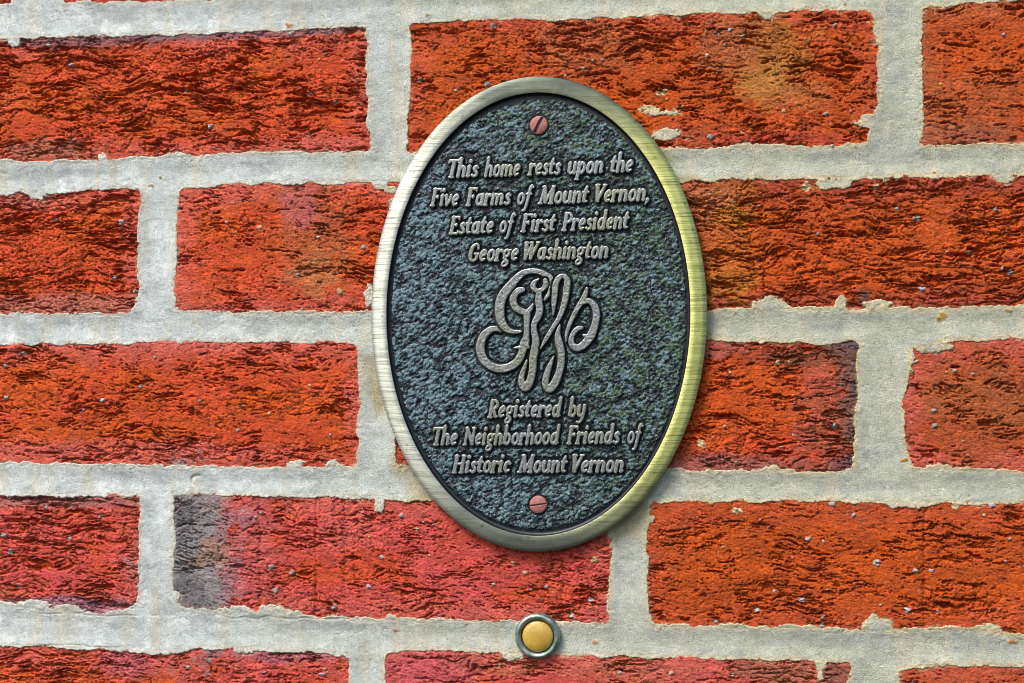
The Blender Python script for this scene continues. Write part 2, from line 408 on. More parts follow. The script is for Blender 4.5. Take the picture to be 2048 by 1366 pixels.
# grit and pebbles in the clay: x, y, r, tint
PB, PG, PT = (192, 198, 198), (168, 166, 158), (212, 186, 140)
PEB = [(142,130,6,PB),(95,90,5,PB),(368,181,6,PG),(581,68,6,PG),(420,252,6,PB),(619,186,4,PG),(670,204,4,PG),(652,107,4,PG),(243,445,7,PB),(230,554,5,PB),
       (453,445,5,PB),(637,474,4,PB),(727,495,6,PG),(680,583,7,PT),(518,455,6,PT),(596,550,5,PB),(270,583,5,PG),(110,440,5,PG),(840,160,5,PG),(975,168,7,PG),
       (987,52,7,PG),(1166,137,5,PT),(1186,121,4,PT),(1204,120,4,PG),(1326,185,6,PT),(1459,61,5,PB),(1485,72,5,PT),(1670,50,6,PG),(1414,110,5,PT),(1411,63,3,PT),
       (1568,223,5,PT),(1653,227,6,PG),(1421,274,7,PG),(1664,292,5,PB),(1702,222,5,PINK),(1365,215,5,PT),(1484,266,4,PT),(1881,169,5,(222,180,60)),(1919,123,5,PINK),(2008,70,5,PG),
       (1834,436,8,PB),(1635,467,5,PG),(1793,417,5,PG),(1844,577,8,PB),(1936,504,6,PG),(1992,418,5,PG),(2021,545,8,PG),(1991,420,4,PG),(1515,600,3,PG),(1898,505,6,PINK),
       (2005,537,5,PG),(1796,356,6,PB),(1418,384,3,PB),(1515,533,7,(210,110,40)),(1556,726,6,PT),(1669,853,7,PB),(1460,746,4,PT),(1471,925,4,PT),(1578,725,4,PT),(1563,894,4,PT),
       (1868,852,7,PG),(1868,821,5,PG),(1909,741,5,PG),(1834,723,5,PT),(1909,826,5,(214,150,60)),(1999,712,6,(222,120,40)),(1936,910,5,PINK),(1860,920,6,PINK),(1945,748,4,PG),(1875,775,4,PT),
       (1984,1010,8,PB),(1663,1008,7,PB),(1707,1030,5,PB),(1616,1078,7,PB),(1754,1126,8,PB),(1832,1142,7,PG),(1862,1141,6,PB),(1604,1200,7,PB),(1515,1221,7,PB),(1816,1221,8,PB),
       (1646,1250,7,PG),(1648,1234,5,PG),(1471,1018,5,PT),(1423,1007,6,(222,140,60)),(1520,1040,5,PINK),(1537,1053,6,PINK),(1585,1115,5,PINK),(1647,1083,4,PG),(1809,1195,5,PINK),(1706,1175,4,PINK),
       (2020,1078,4,PG),(2012,1123,5,PG),(1998,1218,5,PINK),(1876,1223,4,PG),(1550,1182,4,PG),(1446,1094,4,PT),(1459,1249,6,PG),(1432,1243,4,PG),(1968,1030,5,PT),(1762,1210,4,PT),
       (280,772,6,PG),(205,800,5,PB),(10,733,5,PG),(12,795,5,PB),(45,707,5,PG),(200,913,4,PT),(538,826,4,PT),(475,860,4,PG),(620,770,4,PT),(310,715,4,PG),(100,860,4,PG),(660,870,4,PG),
       (38,708,4,PG),(8,1070,6,PB),(20,1103,6,PB),(35,1172,6,PG),(140,1015,4,PG),(140,1077,5,PG),(200,1033,4,PG),(92,1015,5,PG),(542,1135,7,PG),(583,1145,7,PG),(552,1180,7,PG),
       (511,1035,5,PG),(668,1215,8,PG),(803,1030,6,PG),(737,1173,6,PB),(763,1113,5,PB),(1026,1127,5,PT),(1051,1145,6,PT),(1092,1174,5,PG),(1180,1200,7,PB),(1143,1231,6,PB),(1190,1120,8,PT),
       (987,1167,5,PT),(833,1058,5,PT),(848,1045,4,PG),(1342,1346,6,PT),(1240,1345,4,PG),(999,1330,5,PT),(375,1335,5,PG),(645,1350,6,PB),(530,1345,4,PG),(650,1338,4,PG),(1466,1350,5,PG)]
random.seed(5)
# coloured patches of the clay and stains: x, y, rx, ry, colour, strength
PATCH = [(385,1110,92,170,GREY,1.0),(400,1105,70,150,GREY,.9),(360,1010,40,60,CHAR,.5),(375,1180,40,40,CHAR,.45),(430,1110,40,30,(170,128,96),.6),(498,1085,62,130,(196,100,104),.55),
         (1722,800,42,170,(92,84,74),1.0),(1700,700,34,26,CHAR,.95),(1690,925,40,20,CHAR,.7),(1650,820,60,130,(156,92,72),.55),(1600,715,120,20,(116,78,54),.6),
         (1540,110,85,85,OCHRE,.75),(1530,170,60,40,(190,130,60),.6),(1450,90,60,60,BROWN,.7),(1600,190,60,30,(190,112,60),.5),
         (1450,480,75,130,OCHRE,.75),(1420,400,50,30,(200,120,70),.8),(1470,430,50,22,(206,130,40),.7),(1460,560,60,30,(196,124,40),.5),
         (1370,420,60,150,BROWN,.6),(620,470,80,110,BROWN,.6),(640,545,60,40,(190,120,70),.6),(600,410,40,40,(196,104,104),.6),(1170,90,120,60,BROWN,.5),
         (560,40,260,26,(140,110,116),.5),(200,78,240,14,(120,98,104),.7),(500,66,260,10,(130,102,108),.6),(130,1212,200,16,(160,120,136),.8),(120,1000,200,14,(150,112,104),.6),
         (150,610,180,22,(186,110,92),.8),(60,400,70,16,(206,130,120),.4),(1950,200,120,60,BROWN,.4),(1900,270,160,25,(166,92,62),.7),(1980,820,140,120,(170,92,44),.55),
         (1430,930,150,22,(160,96,84),.8),(1440,700,60,20,(182,104,92),.6),(240,1330,60,30,(180,96,120),.4),(560,1310,120,14,(150,104,124),.5),(860,1345,110,40,(206,92,104),.6),
         (1000,1330,90,22,(176,104,74),.5),(1250,1340,140,24,(186,110,80),.5),(1550,1345,90,30,(150,98,74),.7),(1680,1345,40,30,(126,92,72),.7),(690,1030,60,60,PINK,.5),
         (310,690,300,10,PINK,.6),(250,900,260,20,PINK,.5),(90,300,90,20,(176,110,88),.7),(660,290,80,14,PINK,.5),(1500,280,200,12,(190,70,50),.5),(1560,500,300,60,(206,84,16),.4)]
MST = [(1885,632,12,8,(212,160,24)),(1878,638,7,5,(190,130,20)),(2018,622,9,5,(186,130,60)),(1808,920,8,4,(190,130,20)),(2023,1283,9,6,(196,140,40)),(1190,1285,7,4,(196,140,90)),
       (395,108,1,1,(0,0,0)),(578,50,7,4,(190,130,70)),(855,30,4,3,(170,140,40)),(1690,8,4,3,(170,120,40)),(1795,505,3,3,(190,90,60)),(320,355,3,3,(170,140,60)),
       (1868,344,5,3,(186,60,50)),(790,1260,6,4,(196,120,110)),(300,370,4,3,(190,160,90))]

def to_mm_shapes(lst):
    out = []
    for it in lst:
        x, z = W(it[0], it[1]); x2, _ = W(it[0] + 10, it[1]); s = (x2 - x) / 10 * (.88 if lst is PEB else 1)
        out.append((x, z, it[2] * s) + ((it[3] * s,) + tuple(it[4:]) if len(it) > 4 or not hasattr(it[3], '__len__') else tuple(it[3:])))
    return out
BLOBm, ISLm, PEBm, PATm, MSTm = map(to_mm_shapes, (BLOB, ISL, PEB, PATCH, MST))
for i in range(150):                                        # many more small grains
    x, z = W(random.uniform(0, 2048), random.uniform(0, 1366))
    PEBm.append((x, z, random.uniform(.35, .8), random.choice([PB, PG, PT, PT, PINK, (226, 150, 90)])))

FX0, FX1 = W(0, 700)[0] - 6, W(2048, 700)[0] + 6            # part of the wall the photograph shows
FZ0, FZ1 = W(1024, 1366)[1] - 8, W(1024, 0)[1] + 8
FINE, COARSE = 0.43, 4.0
for bspec in BR:
    for k in 'tblr':
        bspec[k] = WL(bspec[k])
# bricks outside the picture, laid on in the same bond
def rect(x0, x1, z0, z1):
    return dict(t=np.array([(x0, z1), (x1, z1)]), b=np.array([(x0, z0), (x1, z0)]), l=np.array([(x0, z1), (x0, z0)]), r=np.array([(x1, z1), (x1, z0)]),
                c=random.choice([RED, RUST, CRIM]), e=random.choice([PINK, MAROON, BROWN]), k=.8, crumb=.3)
def ends(b): return b['l'][:, 0].mean(), b['r'][:, 0].mean(), b['b'][:, 1].mean(), b['t'][:, 1].mean()
courses = [BR[0:3], BR[3:6], BR[6:9], BR[9:12], BR[12:15], BR[15:18]]
extra = []
for cs in courses:
    x0, _, z0, z1 = ends(cs[0]); _, x1, z2, z3 = ends(cs[-1])
    extra.append(rect(x0 - 15 - 203, x0 - 15, z0, z1)); extra.append(rect(x1 + 15, x1 + 15 + 203, z2, z3))
_, _, zb, zt = ends(BR[1]); _, _, zb2, _ = ends(BR[16])
for r_, off in ((1, 0), (2, 110), ):
    for k in range(-2, 3):
        extra.append(rect(k * 218 + off - 100, k * 218 + off + 103, zt + 15 + (r_ - 1) * 73, zt + 73 + (r_ - 1) * 73))
        extra.append(rect(k * 218 + off - 100, k * 218 + off + 103, zb2 - 73 - (r_ - 1) * 73, zb2 - 15 - (r_ - 1) * 73))
BR += extra

def sdf_brick(b, X, Z):
    tz = np.interp(X, b['t'][:, 0], b['t'][:, 1]); bz = np.interp(X, b['b'][:, 0], b['b'][:, 1])
    lo = np.argsort(b['l'][:, 1]); ro = np.argsort(b['r'][:, 1])
    lx = np.interp(Z, b['l'][lo, 1], b['l'][lo, 0]); rx = np.interp(Z, b['r'][ro, 1], b['r'][ro, 0])
    dv = np.minimum(tz - Z, Z - bz); dh = np.minimum(X - lx, rx - X)
    r = 2.4                                                  # rounded corners
    q = np.hypot(np.minimum(dv - r, 0), np.minimum(dh - r, 0))
    return np.where((dv < r) & (dh < r), r - q, np.minimum(dv, dh))
def edge_noise(X, Z):
    return 0.85 * fbm(X / 7, Z / 7, 3, 3) + 0.55 * fbm(X / 1.7, Z / 1.7, 5, 3, .7)
def blobs(d, X, Z, lst, n):
    for x, z, rx, rz in lst:
        if rx < .5 or X.min() > x + rx * 2 or X.max() < x - rx * 2 or Z.min() > z + rz * 2 or Z.max() < z - rz * 2: continue
        e = (np.hypot((X - x) / rx, (Z - z) / rz) - 1) * min(rx, rz) + n * 1.3
        d = np.minimum(d, e)
    return d

CKD = {101: 1.3, 211: 1.0, 307: .6}
def brick_relief(X, Z, b, seed):
    ox, oz = seed * 137.31, seed * 71.7
    x, z = X + ox, Z + oz
    wx = 3.2 * fbm(x / 16, z / 11, 11, 3); wz = 2.6 * fbm(x / 22, z / 13, 23, 3)
    fx = .7 * fbm(x / 2.6, z / 2.6, 41, 3); fz = .45 * fbm(x / 2.6, z / 2.6, 43, 3)
    k = b['k']; cr = b.get('crumb', .2)
    m = sst(-.55, .35, fbm(x / 26, z / 15, 77, 3) + (k - .8) * .8)      # where the face is torn into ledges
    h = 0.45 * fbm(x / 34, z / 22, 5, 3)
    tot = np.zeros_like(X)
    for (sx, sz, a, t, ck, sd_) in ((21, 6.0, .36, .32, .55, 101), (9, 2.9, .20, .20, .50, 211), (4.2, 1.6, .10, .10, .30, 307)):
        q = .55 if sx > 10 else 1.0
        F1, F2, idn, dx, dz = worley((x + wx * q + fx) / sx, (z + wz + fz) / sz, sd_)
        hh = a * (idn - .5) * 2 - t * dz
        ck = sst(.10, .0, F2 - F1) * (idn > .35)
        tot += hh - ck * ck * 1.0 * (.6 if sx < 5 else 1.0) * CKD[sd_]
    led = tot * .7
    F1, F2, idn, dx, dz = worley((x + fx * 2) / 2.1, (z + fz * 2) / 1.8, 401)
    lump = .34 * (1 - F1 * 1.2) + .35 * (idn - .5) - .45 * sst(.12, 0, F2 - F1)
    F1b, F2b, idb, _, _ = worley((x + wx + fx) / 5.5, (z + wz + fz) / 4.2, 433)
    lump += .35 * (idb - .5) * 2 - .8 * sst(.08, 0, F2b - F1b)
    crm = np.clip(cr + .5 * fbm(x / 20, z / 20, 91, 2), 0, 1)
    h = h + (m * .95 + .18) * (k + .12) * (led * (1 - crm) + lump * crm)
    # open tears running along the brick: deep, lens shaped, of very different lengths
    rid = np.abs(fbm((x + wx) / 26, (z + wz * 1.2) / 5.0, 505, 4, .55))
    h -= (1.15 * sst(.045, .0, rid)) * sst(-.05, .4, fbm(x / 12, z / 9, 515, 2)) * k
    for sx, sz, dep, lo, hi, sd_ in ((12, 1.15, 2.0, .60, .74, 521), (6.0, .85, 1.5, .58, .72, 531), (2.6, .60, 1.0, .56, .72, 541)):
        q = fbm((x + fx * 1.6) / sx, (z + wz * 1.15 + fz - .16 * wx) / sz, sd_, 3, .6)
        q = q + .42 * fbm(x / 14, z / 7, 526, 3) + .18 * (m - .6) + (k - .8) * .18 - .12 * (crm if sx > 5 else -crm * .5)
        h -= dep * sst(lo, hi, q)
    # smooth skin left by the die, flat between the tears
    h += .10 * fbm(x / 1.3, z / 1.1, 601, 2) + .09 * fbm(x / .7, z / .6, 603, 2) * (1.4 - m)
    return h, m, crm

def build_brick(i, b, wall, org):
    x0, x1 = b['l'][:, 0].min() - 3, b['r'][:, 0].max() + 3
    z0, z1 = b['b'][:, 1].min() - 3, b['t'][:, 1].max() + 3
    xs = axis(x0, x1, FX0, FX1, FINE, COARSE); zs = axis(z0, z1, FZ0, FZ1, FINE, COARSE)[::-1]
    X, Z = np.meshgrid(xs, zs)
    n = edge_noise(X, Z)
    d0 = sdf_brick(b, X, Z)
    d = d0 + n
    d = blobs(d, X, Z, BLOBm, n); dI = blobs(np.full(X.shape, 9.0), X, Z, ISLm, n)
    rel, m, crm = brick_relief(X, Z, b, i + 1)
    H = rel * (1 - .5 * sst(2.2, 0, d)) - .15 * sst(2.5, 0, d)                      # edges worn back a little
    # vertical drag marks of the cutting wire
    for gx, ga in b.get('groove', []):
        H -= ga * np.exp(-((X - gx + .5 * fbm(Z / 6, Z / 6 + gx, 9, 2)) / .7) ** 2)
    # colour of the clay
    sd = i * 37 + 5
    col = np.ones(X.shape + (3,)) * lin(*b['c'])
    col = mixc(col, lin(*b.get('core', ORANGE)), .75 * sst(-.15, .5, fbm(X / 30 + i * 9, Z / 15, 801, 3)) * sst(2, 14, d0))
    ed = sst(15, 1, d0 + 5.5 * fbm(X / 9, Z / 6, 811 + i, 3))
    col = mixc(col, lin(*b['e']), .65 * ed)
    # torn faces are deeper orange, the fired skin left on top is pinker
    skin = sst(.15, .9, rel + .3 * fbm(X / 3, Z / 2, 821, 3))
    col = mixc(col, lin(230, 106, 72), .45 * skin)
    col = mixc(col, lin(188, 76, 12), .75 * sst(.1, -.8, rel + .2 * fbm(X / 2, Z / 1.5, 825, 2)))
    for x, z, rx, rz, cc, st in PATm:
        if x + 2 * rx < x0 or x - 2 * rx > x1 or z + 2 * rz < z0 or z - 2 * rz > z1: continue
        e = np.hypot((X - x) / rx, (Z - z) / rz) + .62 * fbm((X + .6 * Z) / 9, (Z - .5 * X) / 6, 831, 5, .62) * min(1, 9 / rx + .3) + .22 * fbm(X / 1.6, Z / 1.2, 833, 3, .6) - .12 * rel
        col = mixc(col, lin(*cc), st * sst(1.35, .6, e))
    tone = 1 + .28 * fbm(X / 4, Z / 2.6, 841 + i, 4, .6)
    col = col * tone[..., None]
    # grit
    for x, z, r, cc in PEBm:
        if x < x0 or x > x1 or z < z0 or z > z1: continue
        ia = np.searchsorted(xs, [x - 3, x + 3]); zr = zs[::-1]; ja = np.searchsorted(zr, [z - 3, z + 3])
        a, bb = len(zs) - ja[1], len(zs) - ja[0]
        sl_ = (slice(max(a, 0), bb), slice(ia[0], ia[1]))
        if H[sl_].size == 0: continue
        e = np.hypot(X[sl_] - x, (Z[sl_] - z) * 1.15) / r + .35 * fbm(X[sl_] / .9, Z[sl_] / .9, 851, 2)
        f = sst(1.1, .75, e)
        H[sl_] = H[sl_] - .35 * sst(1.7, 1.05, e) * (1 - f) + f * (.25 + .45 * (1 - np.clip(e, 0, 1) ** 2))
        col[sl_] = mixc(col[sl_], lin(*cc), f * .92)
    # lime left on the face where mortar was wiped off
    isl = sst(.2, -.2, dI + 1.1 * fbm(X / 1.6, Z / 1.2, 861, 4, .65))
    H = H + .22 * isl * (1 + .8 * fbm(X / .8, Z / .8, 863, 2)); col = mixc(col, lin(214, 198, 150), isl)
    dust = sst(2.2, .2, d + .8 * fbm(X / 1.4, Z / 1.2, 871, 3)) * sst(.1, .7, fbm(X / 6, Z / 6, 881, 2))
    col = mixc(col, lin(210, 190, 150), .55 * dust)
    H = np.where(d < 0, H - 7 * sst(0, -.55, d), H)
    me = grid_mesh("brick", X, Z, H, d > -.9, col, org=org)
    return new_obj("brick", me, M_BRICK, wall)

def build_mortar(wall, org):
    xa = min(b['l'][:, 0].min() for b in BR) - 8; xb = max(b['r'][:, 0].max() for b in BR) + 8
    za = min(b['b'][:, 1].min() for b in BR) - 8; zb_ = max(b['t'][:, 1].max() for b in BR) + 8
    xs = axis(xa, xb, FX0, FX1, FINE, COARSE); zs = axis(za, zb_, FZ0, FZ1, FINE, COARSE)[::-1]
    X, Z = np.meshgrid(xs, zs)
    n = edge_noise(X, Z)
    D = np.full(X.shape, -30.0)
    for b in BR:
        x0, x1 = b['l'][:, 0].min() - 12, b['r'][:, 0].max() + 12
        z0, z1 = b['b'][:, 1].min() - 12, b['t'][:, 1].max() + 12
        ix = (xs > x0) & (xs < x1); iz = (zs > z0) & (zs < z1)
        s = np.ix_(iz, ix)
        D[s] = np.maximum(D[s], sdf_brick(b, X[s], Z[s]))
    D0 = D.copy()
    D = D + n
    D = blobs(D, X, Z, BLOBm, n)
    t = -D                                                  # mm away from the nearest brick edge
    H = -.12 - .6 * sst(.8, 6.5, -D0) + .14 * fbm(X / 26, Z / 12, 901, 3) + .07 * fbm(X / .8, Z / .8, 903, 2) + .10 * fbm(X / 4, Z / 3, 905, 3)
    lip = sst(2.4, .3, t)
    lump = .5 + .5 * fbm(X / 2.2, Z / 2.0, 907, 4, .65)
    H += lip * (-.02 + .26 * lump) + sst(3, 1, t) * .16 * fbm(X / .9, Z / .8, 909, 2)
    H += .25 * sst(.5, -1.0, -D0)                           # smears ride up over the brick face
    # trowel line under the lower left joints and the crescent dent
    lx, lz = W(395, 962)
    rr = np.hypot((X - lx) / 3.4, (Z - lz) / 2.6)
    cres = np.exp(-((rr - 1) / .22) ** 2) * sst(.3, -.5, (X - lx) / 3.4 - (Z - lz) / 2.6 * .6)
    H -= .8 * cres
    for yy, xa_, xb__ in ((1226, 0, 700), (1289, 0, 240)):
        p0 = W(xa_, yy); p1 = W(xb__, yy + (xb__ - xa_) * .017)
        zl = np.interp(X, [p0[0], p1[0]], [p0[1], p1[1]])
        H -= .4 * np.exp(-((Z - zl - .7 * fbm(X / 9, X / 9, 911, 3)) / .3) ** 2) * ((X > p0[0]) & (X < p1[0])) * sst(-.5, .1, fbm(X / 12, X / 12 + 3, 913, 2))
    # fallen-out sand pits
    F1, F2, idn, _, _ = worley(X / 2.6, Z / 2.6, 921)
    H -= .3 * (idn > .86) * sst(.28, .05, F1)
    H = np.where(D > .7, H - 6 * sst(.7, 1.5, D), H)
    u = (X - FX0) / (FX1 - FX0)
    body = mixc(np.ones(X.shape + (3,)) * lin(212, 220, 216), lin(196, 200, 180), sst(.15, .75, u + .12 * fbm(X / 40, Z / 30, 931, 3)))  # cooler and paler leftward: the stronger sky light there is put into the tint
    bloom_light = sst(-.1, .55, fbm(X / 9, Z / 7, 941, 4, .6)) * sst(.5, .05, u)  # lime bloom, kept to the left where it also paints in brighter light
    body = mixc(body, lin(240, 245, 240), .8 * bloom_light)
    wet = sst(.15, .6, fbm(X / 24, Z / 7, 951, 3)); body = mixc(body, lin(160, 168, 166), .35 * wet)
    run = sst(.2, .6, fbm(X / 7, Z / 60, 953, 3)); body = mixc(body, lin(214, 206, 178), .4 * run)
    cream = sst(2.0, .2, t + .9 * fbm(X / 2, Z / 2, 961, 3))
    ccol = lin(218, 198, 150) * u[..., None] + lin(214, 212, 198) * (1 - u[..., None])
    body = body * (1 - cream[..., None] * .7) + ccol * cream[..., None] * .7
    # verdigris and grime washed off the plaque
    px, pz = W(1080, 630)
    e = np.hypot((X - px) / 80.5, (Z - pz) / 113) + .04 * fbm(X / 9, Z / 9, 971, 3)
    body = mixc(body, lin(170, 150, 84), .55 * sst(1.12, 1.0, e) * sst(-.3, .4, fbm(X / 14, Z / 14, 973, 2)))
    body *= (1 + .10 * fbm(X / 2.2, Z / 2.2, 981, 3))[..., None]
    for x, z, rx, rz, cc in MSTm:
        if rx < .5: continue
        e = np.hypot((X - x) / rx, (Z - z) / rz) + .5 * fbm(X / 1.2, Z / 1.2, 991, 3)
        f = sst(1.1, .7, e); body = mixc(body, lin(*cc), f * .9); H = H + .3 * f
    edge = (X <= xs[1]) | (X >= xs[-2]) | (Z >= zs[1]) | (Z <= zs[-2])
    rim = (X <= xs[0]) | (X >= xs[-1]) | (Z >= zs[0]) | (Z <= zs[-1])
    H = np.where(rim, -100, H)
    me = grid_mesh("mortar", X, Z, H, D < 1.6, body, org=org)
    return new_obj("mortar", me, M_MORTAR, wall)

ORG = (0, 0, -ZC)            # the grids measure height from the camera's; the wall stands on z = 0
wall = empty("brick_wall", (0, 0, 0), "rough red brick wall with pale sandy mortar joints behind the oval plaque", "wall")
LAB = {3: "long red brick with a torn, ledged face and a bruised mauve top edge", 4: "orange brick with an ochre crumbly patch, partly under the top of the plaque",
       8: "deep orange brick torn into fine horizontal ledges with an ochre end", 10: "red brick whose right end is burnt dark grey",
       13: "crimson brick whose left end is burnt charcoal grey"}
BR[13]['groove'] = [(W(x, 1100)[0], a) for x, a in ((520, .5), (632, .6), (690, .35), (1002, .3), (1088, .4), (1125, .5))]
BR[14]['groove'] = [(W(x, 1100)[0], a) for x, a in ((1395, .3), (1462, .35), (1848, .6))]
BR[9]['groove'] = [(W(x, 800)[0], a) for x, a in ((255, .3), (420, .35), (600, .3))]
BR[5]['groove'] = [(W(x, 150)[0], a) for x, a in ((1886, -.3), (1915, .25), (1980, .25))]
for i, b in enumerate(BR):
    o = build_brick(i, b, wall, ORG)
    if i in LAB: o['label'] = LAB[i]
build_mortar(wall, ORG)

# ------------------------------------------------------------------ the plaque
Y_RING_OUT, Y_RING_IN, Y_FIELD = 4.0, 4.5, 2.8      # mm in front of the brick faces
pc = W(1078, 628.5, 4.3)
xr, _ = W(1078 + 336, 628.5, 4.3); xl, _ = W(1078 - 336, 628.5, 4.3); _, ztop = W(1078, 628.5 - 476, 4.3); _, zbot = W(1078, 628.5 + 476, 4.3)
PX, PZ = (xr + xl) / 2, (ztop + zbot) / 2
A, B = (xr - xl) / 2, (ztop - zbot) / 2
RW = 7.45                                            # width of the polished rim
P_ORG = (S(PX), 0.0, S(PZ) + ZC)
plaque = empty("memorial_plaque", P_ORG, "oval cast bronze plaque with raised lettering and a brushed metal rim screwed to the wall", "plaque")
def ring_sweep(name, prof, mat, nseg=360, parent=plaque, cx=0, cz=0, a=None, b_=None):
    """prof: (inset mm from the outer ellipse, mm in front of the wall)"""
    a = A if a is None else a; b_ = B if b_ is None else b_
    V, Fq = [], []
    for s in range(nseg):
        th = 2 * math.pi * s / nseg
        ct, st = math.cos(th), math.sin(th)
        nx, nz = ct / a, st / b_; L = math.hypot(nx, nz); nx /= L; nz /= L
        for ins, y in prof:
            V.append((S(cx + a * ct - nx * ins), -S(y), S(cz + b_ * st - nz * ins)))
    m = len(prof)
    for s in range(nseg):
        t = (s + 1) % nseg
        for k in range(m - 1):
            Fq.append((s * m + k, s * m + k + 1, t * m + k + 1, t * m + k))
    me = mesh_np(name, np.array(V), np.array(Fq))
    return new_obj(name, me, mat, parent)
prof = [(.5, -1.0), (.15, 0.0), (0, 1.0), (0, 3.75), (.04, 3.9), (.15, Y_RING_OUT), (2.4, Y_RING_OUT + .2), (4.8, Y_RING_OUT + .38), (RW - .35, Y_RING_IN), (RW, Y_RING_IN - .15)]
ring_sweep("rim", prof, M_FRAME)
ring_sweep("rim_groove", [(RW, Y_RING_IN - .15), (RW + .25, Y_FIELD + .5), (RW + .7, Y_FIELD - .35), (RW + 1.7, Y_FIELD - .45), (RW + 2.6, Y_FIELD - .3)], M_PAINT)

# ---- stroke alphabet for the raised lettering (units = photo pixels, baseline 0, upright; slanted later)
T_, TH = 7.0, 4.6
def cat(pts, n=6):
    if len(pts) < 3: return pts
    P = [pts[0]] + list(pts) + [pts[-1]]; out = []
    for i in range(1, len(P) - 2):
        for k in range(n):
            t = k / n
            out.append(tuple(.5 * ((2 * P[i][j]) + (-P[i-1][j] + P[i+1][j]) * t + (2*P[i-1][j] - 5*P[i][j] + 4*P[i+1][j] - P[i+2][j]) * t*t + (-P[i-1][j] + 3*P[i][j] - 3*P[i+1][j] + P[i+2][j]) * t**3) for j in range(len(pts[0]))))
    out.append(tuple(pts[-1])); return out
def s_(*p, w=T_): return [(a[0], a[1], a[2] if len(a) > 2 else w) for a in p]                # straight
def c_(*p, w=T_): return cat([(a[0], a[1], a[2] if len(a) > 2 else w) for a in p])           # curved
def el(cx, cy, rx, ry, w=6.2): return [(cx + rx * math.cos(2*math.pi*k/20), cy + ry * math.sin(2*math.pi*k/20), w) for k in range(21)]
def foot(x, y=3.0, l=3.2): return s_((x - l, y - .3), (x + l, y - .3), w=4.4)
def beak(x, y=23.5): return s_((x - 3, y - 1.5), (x, y + .3), w=4.4)
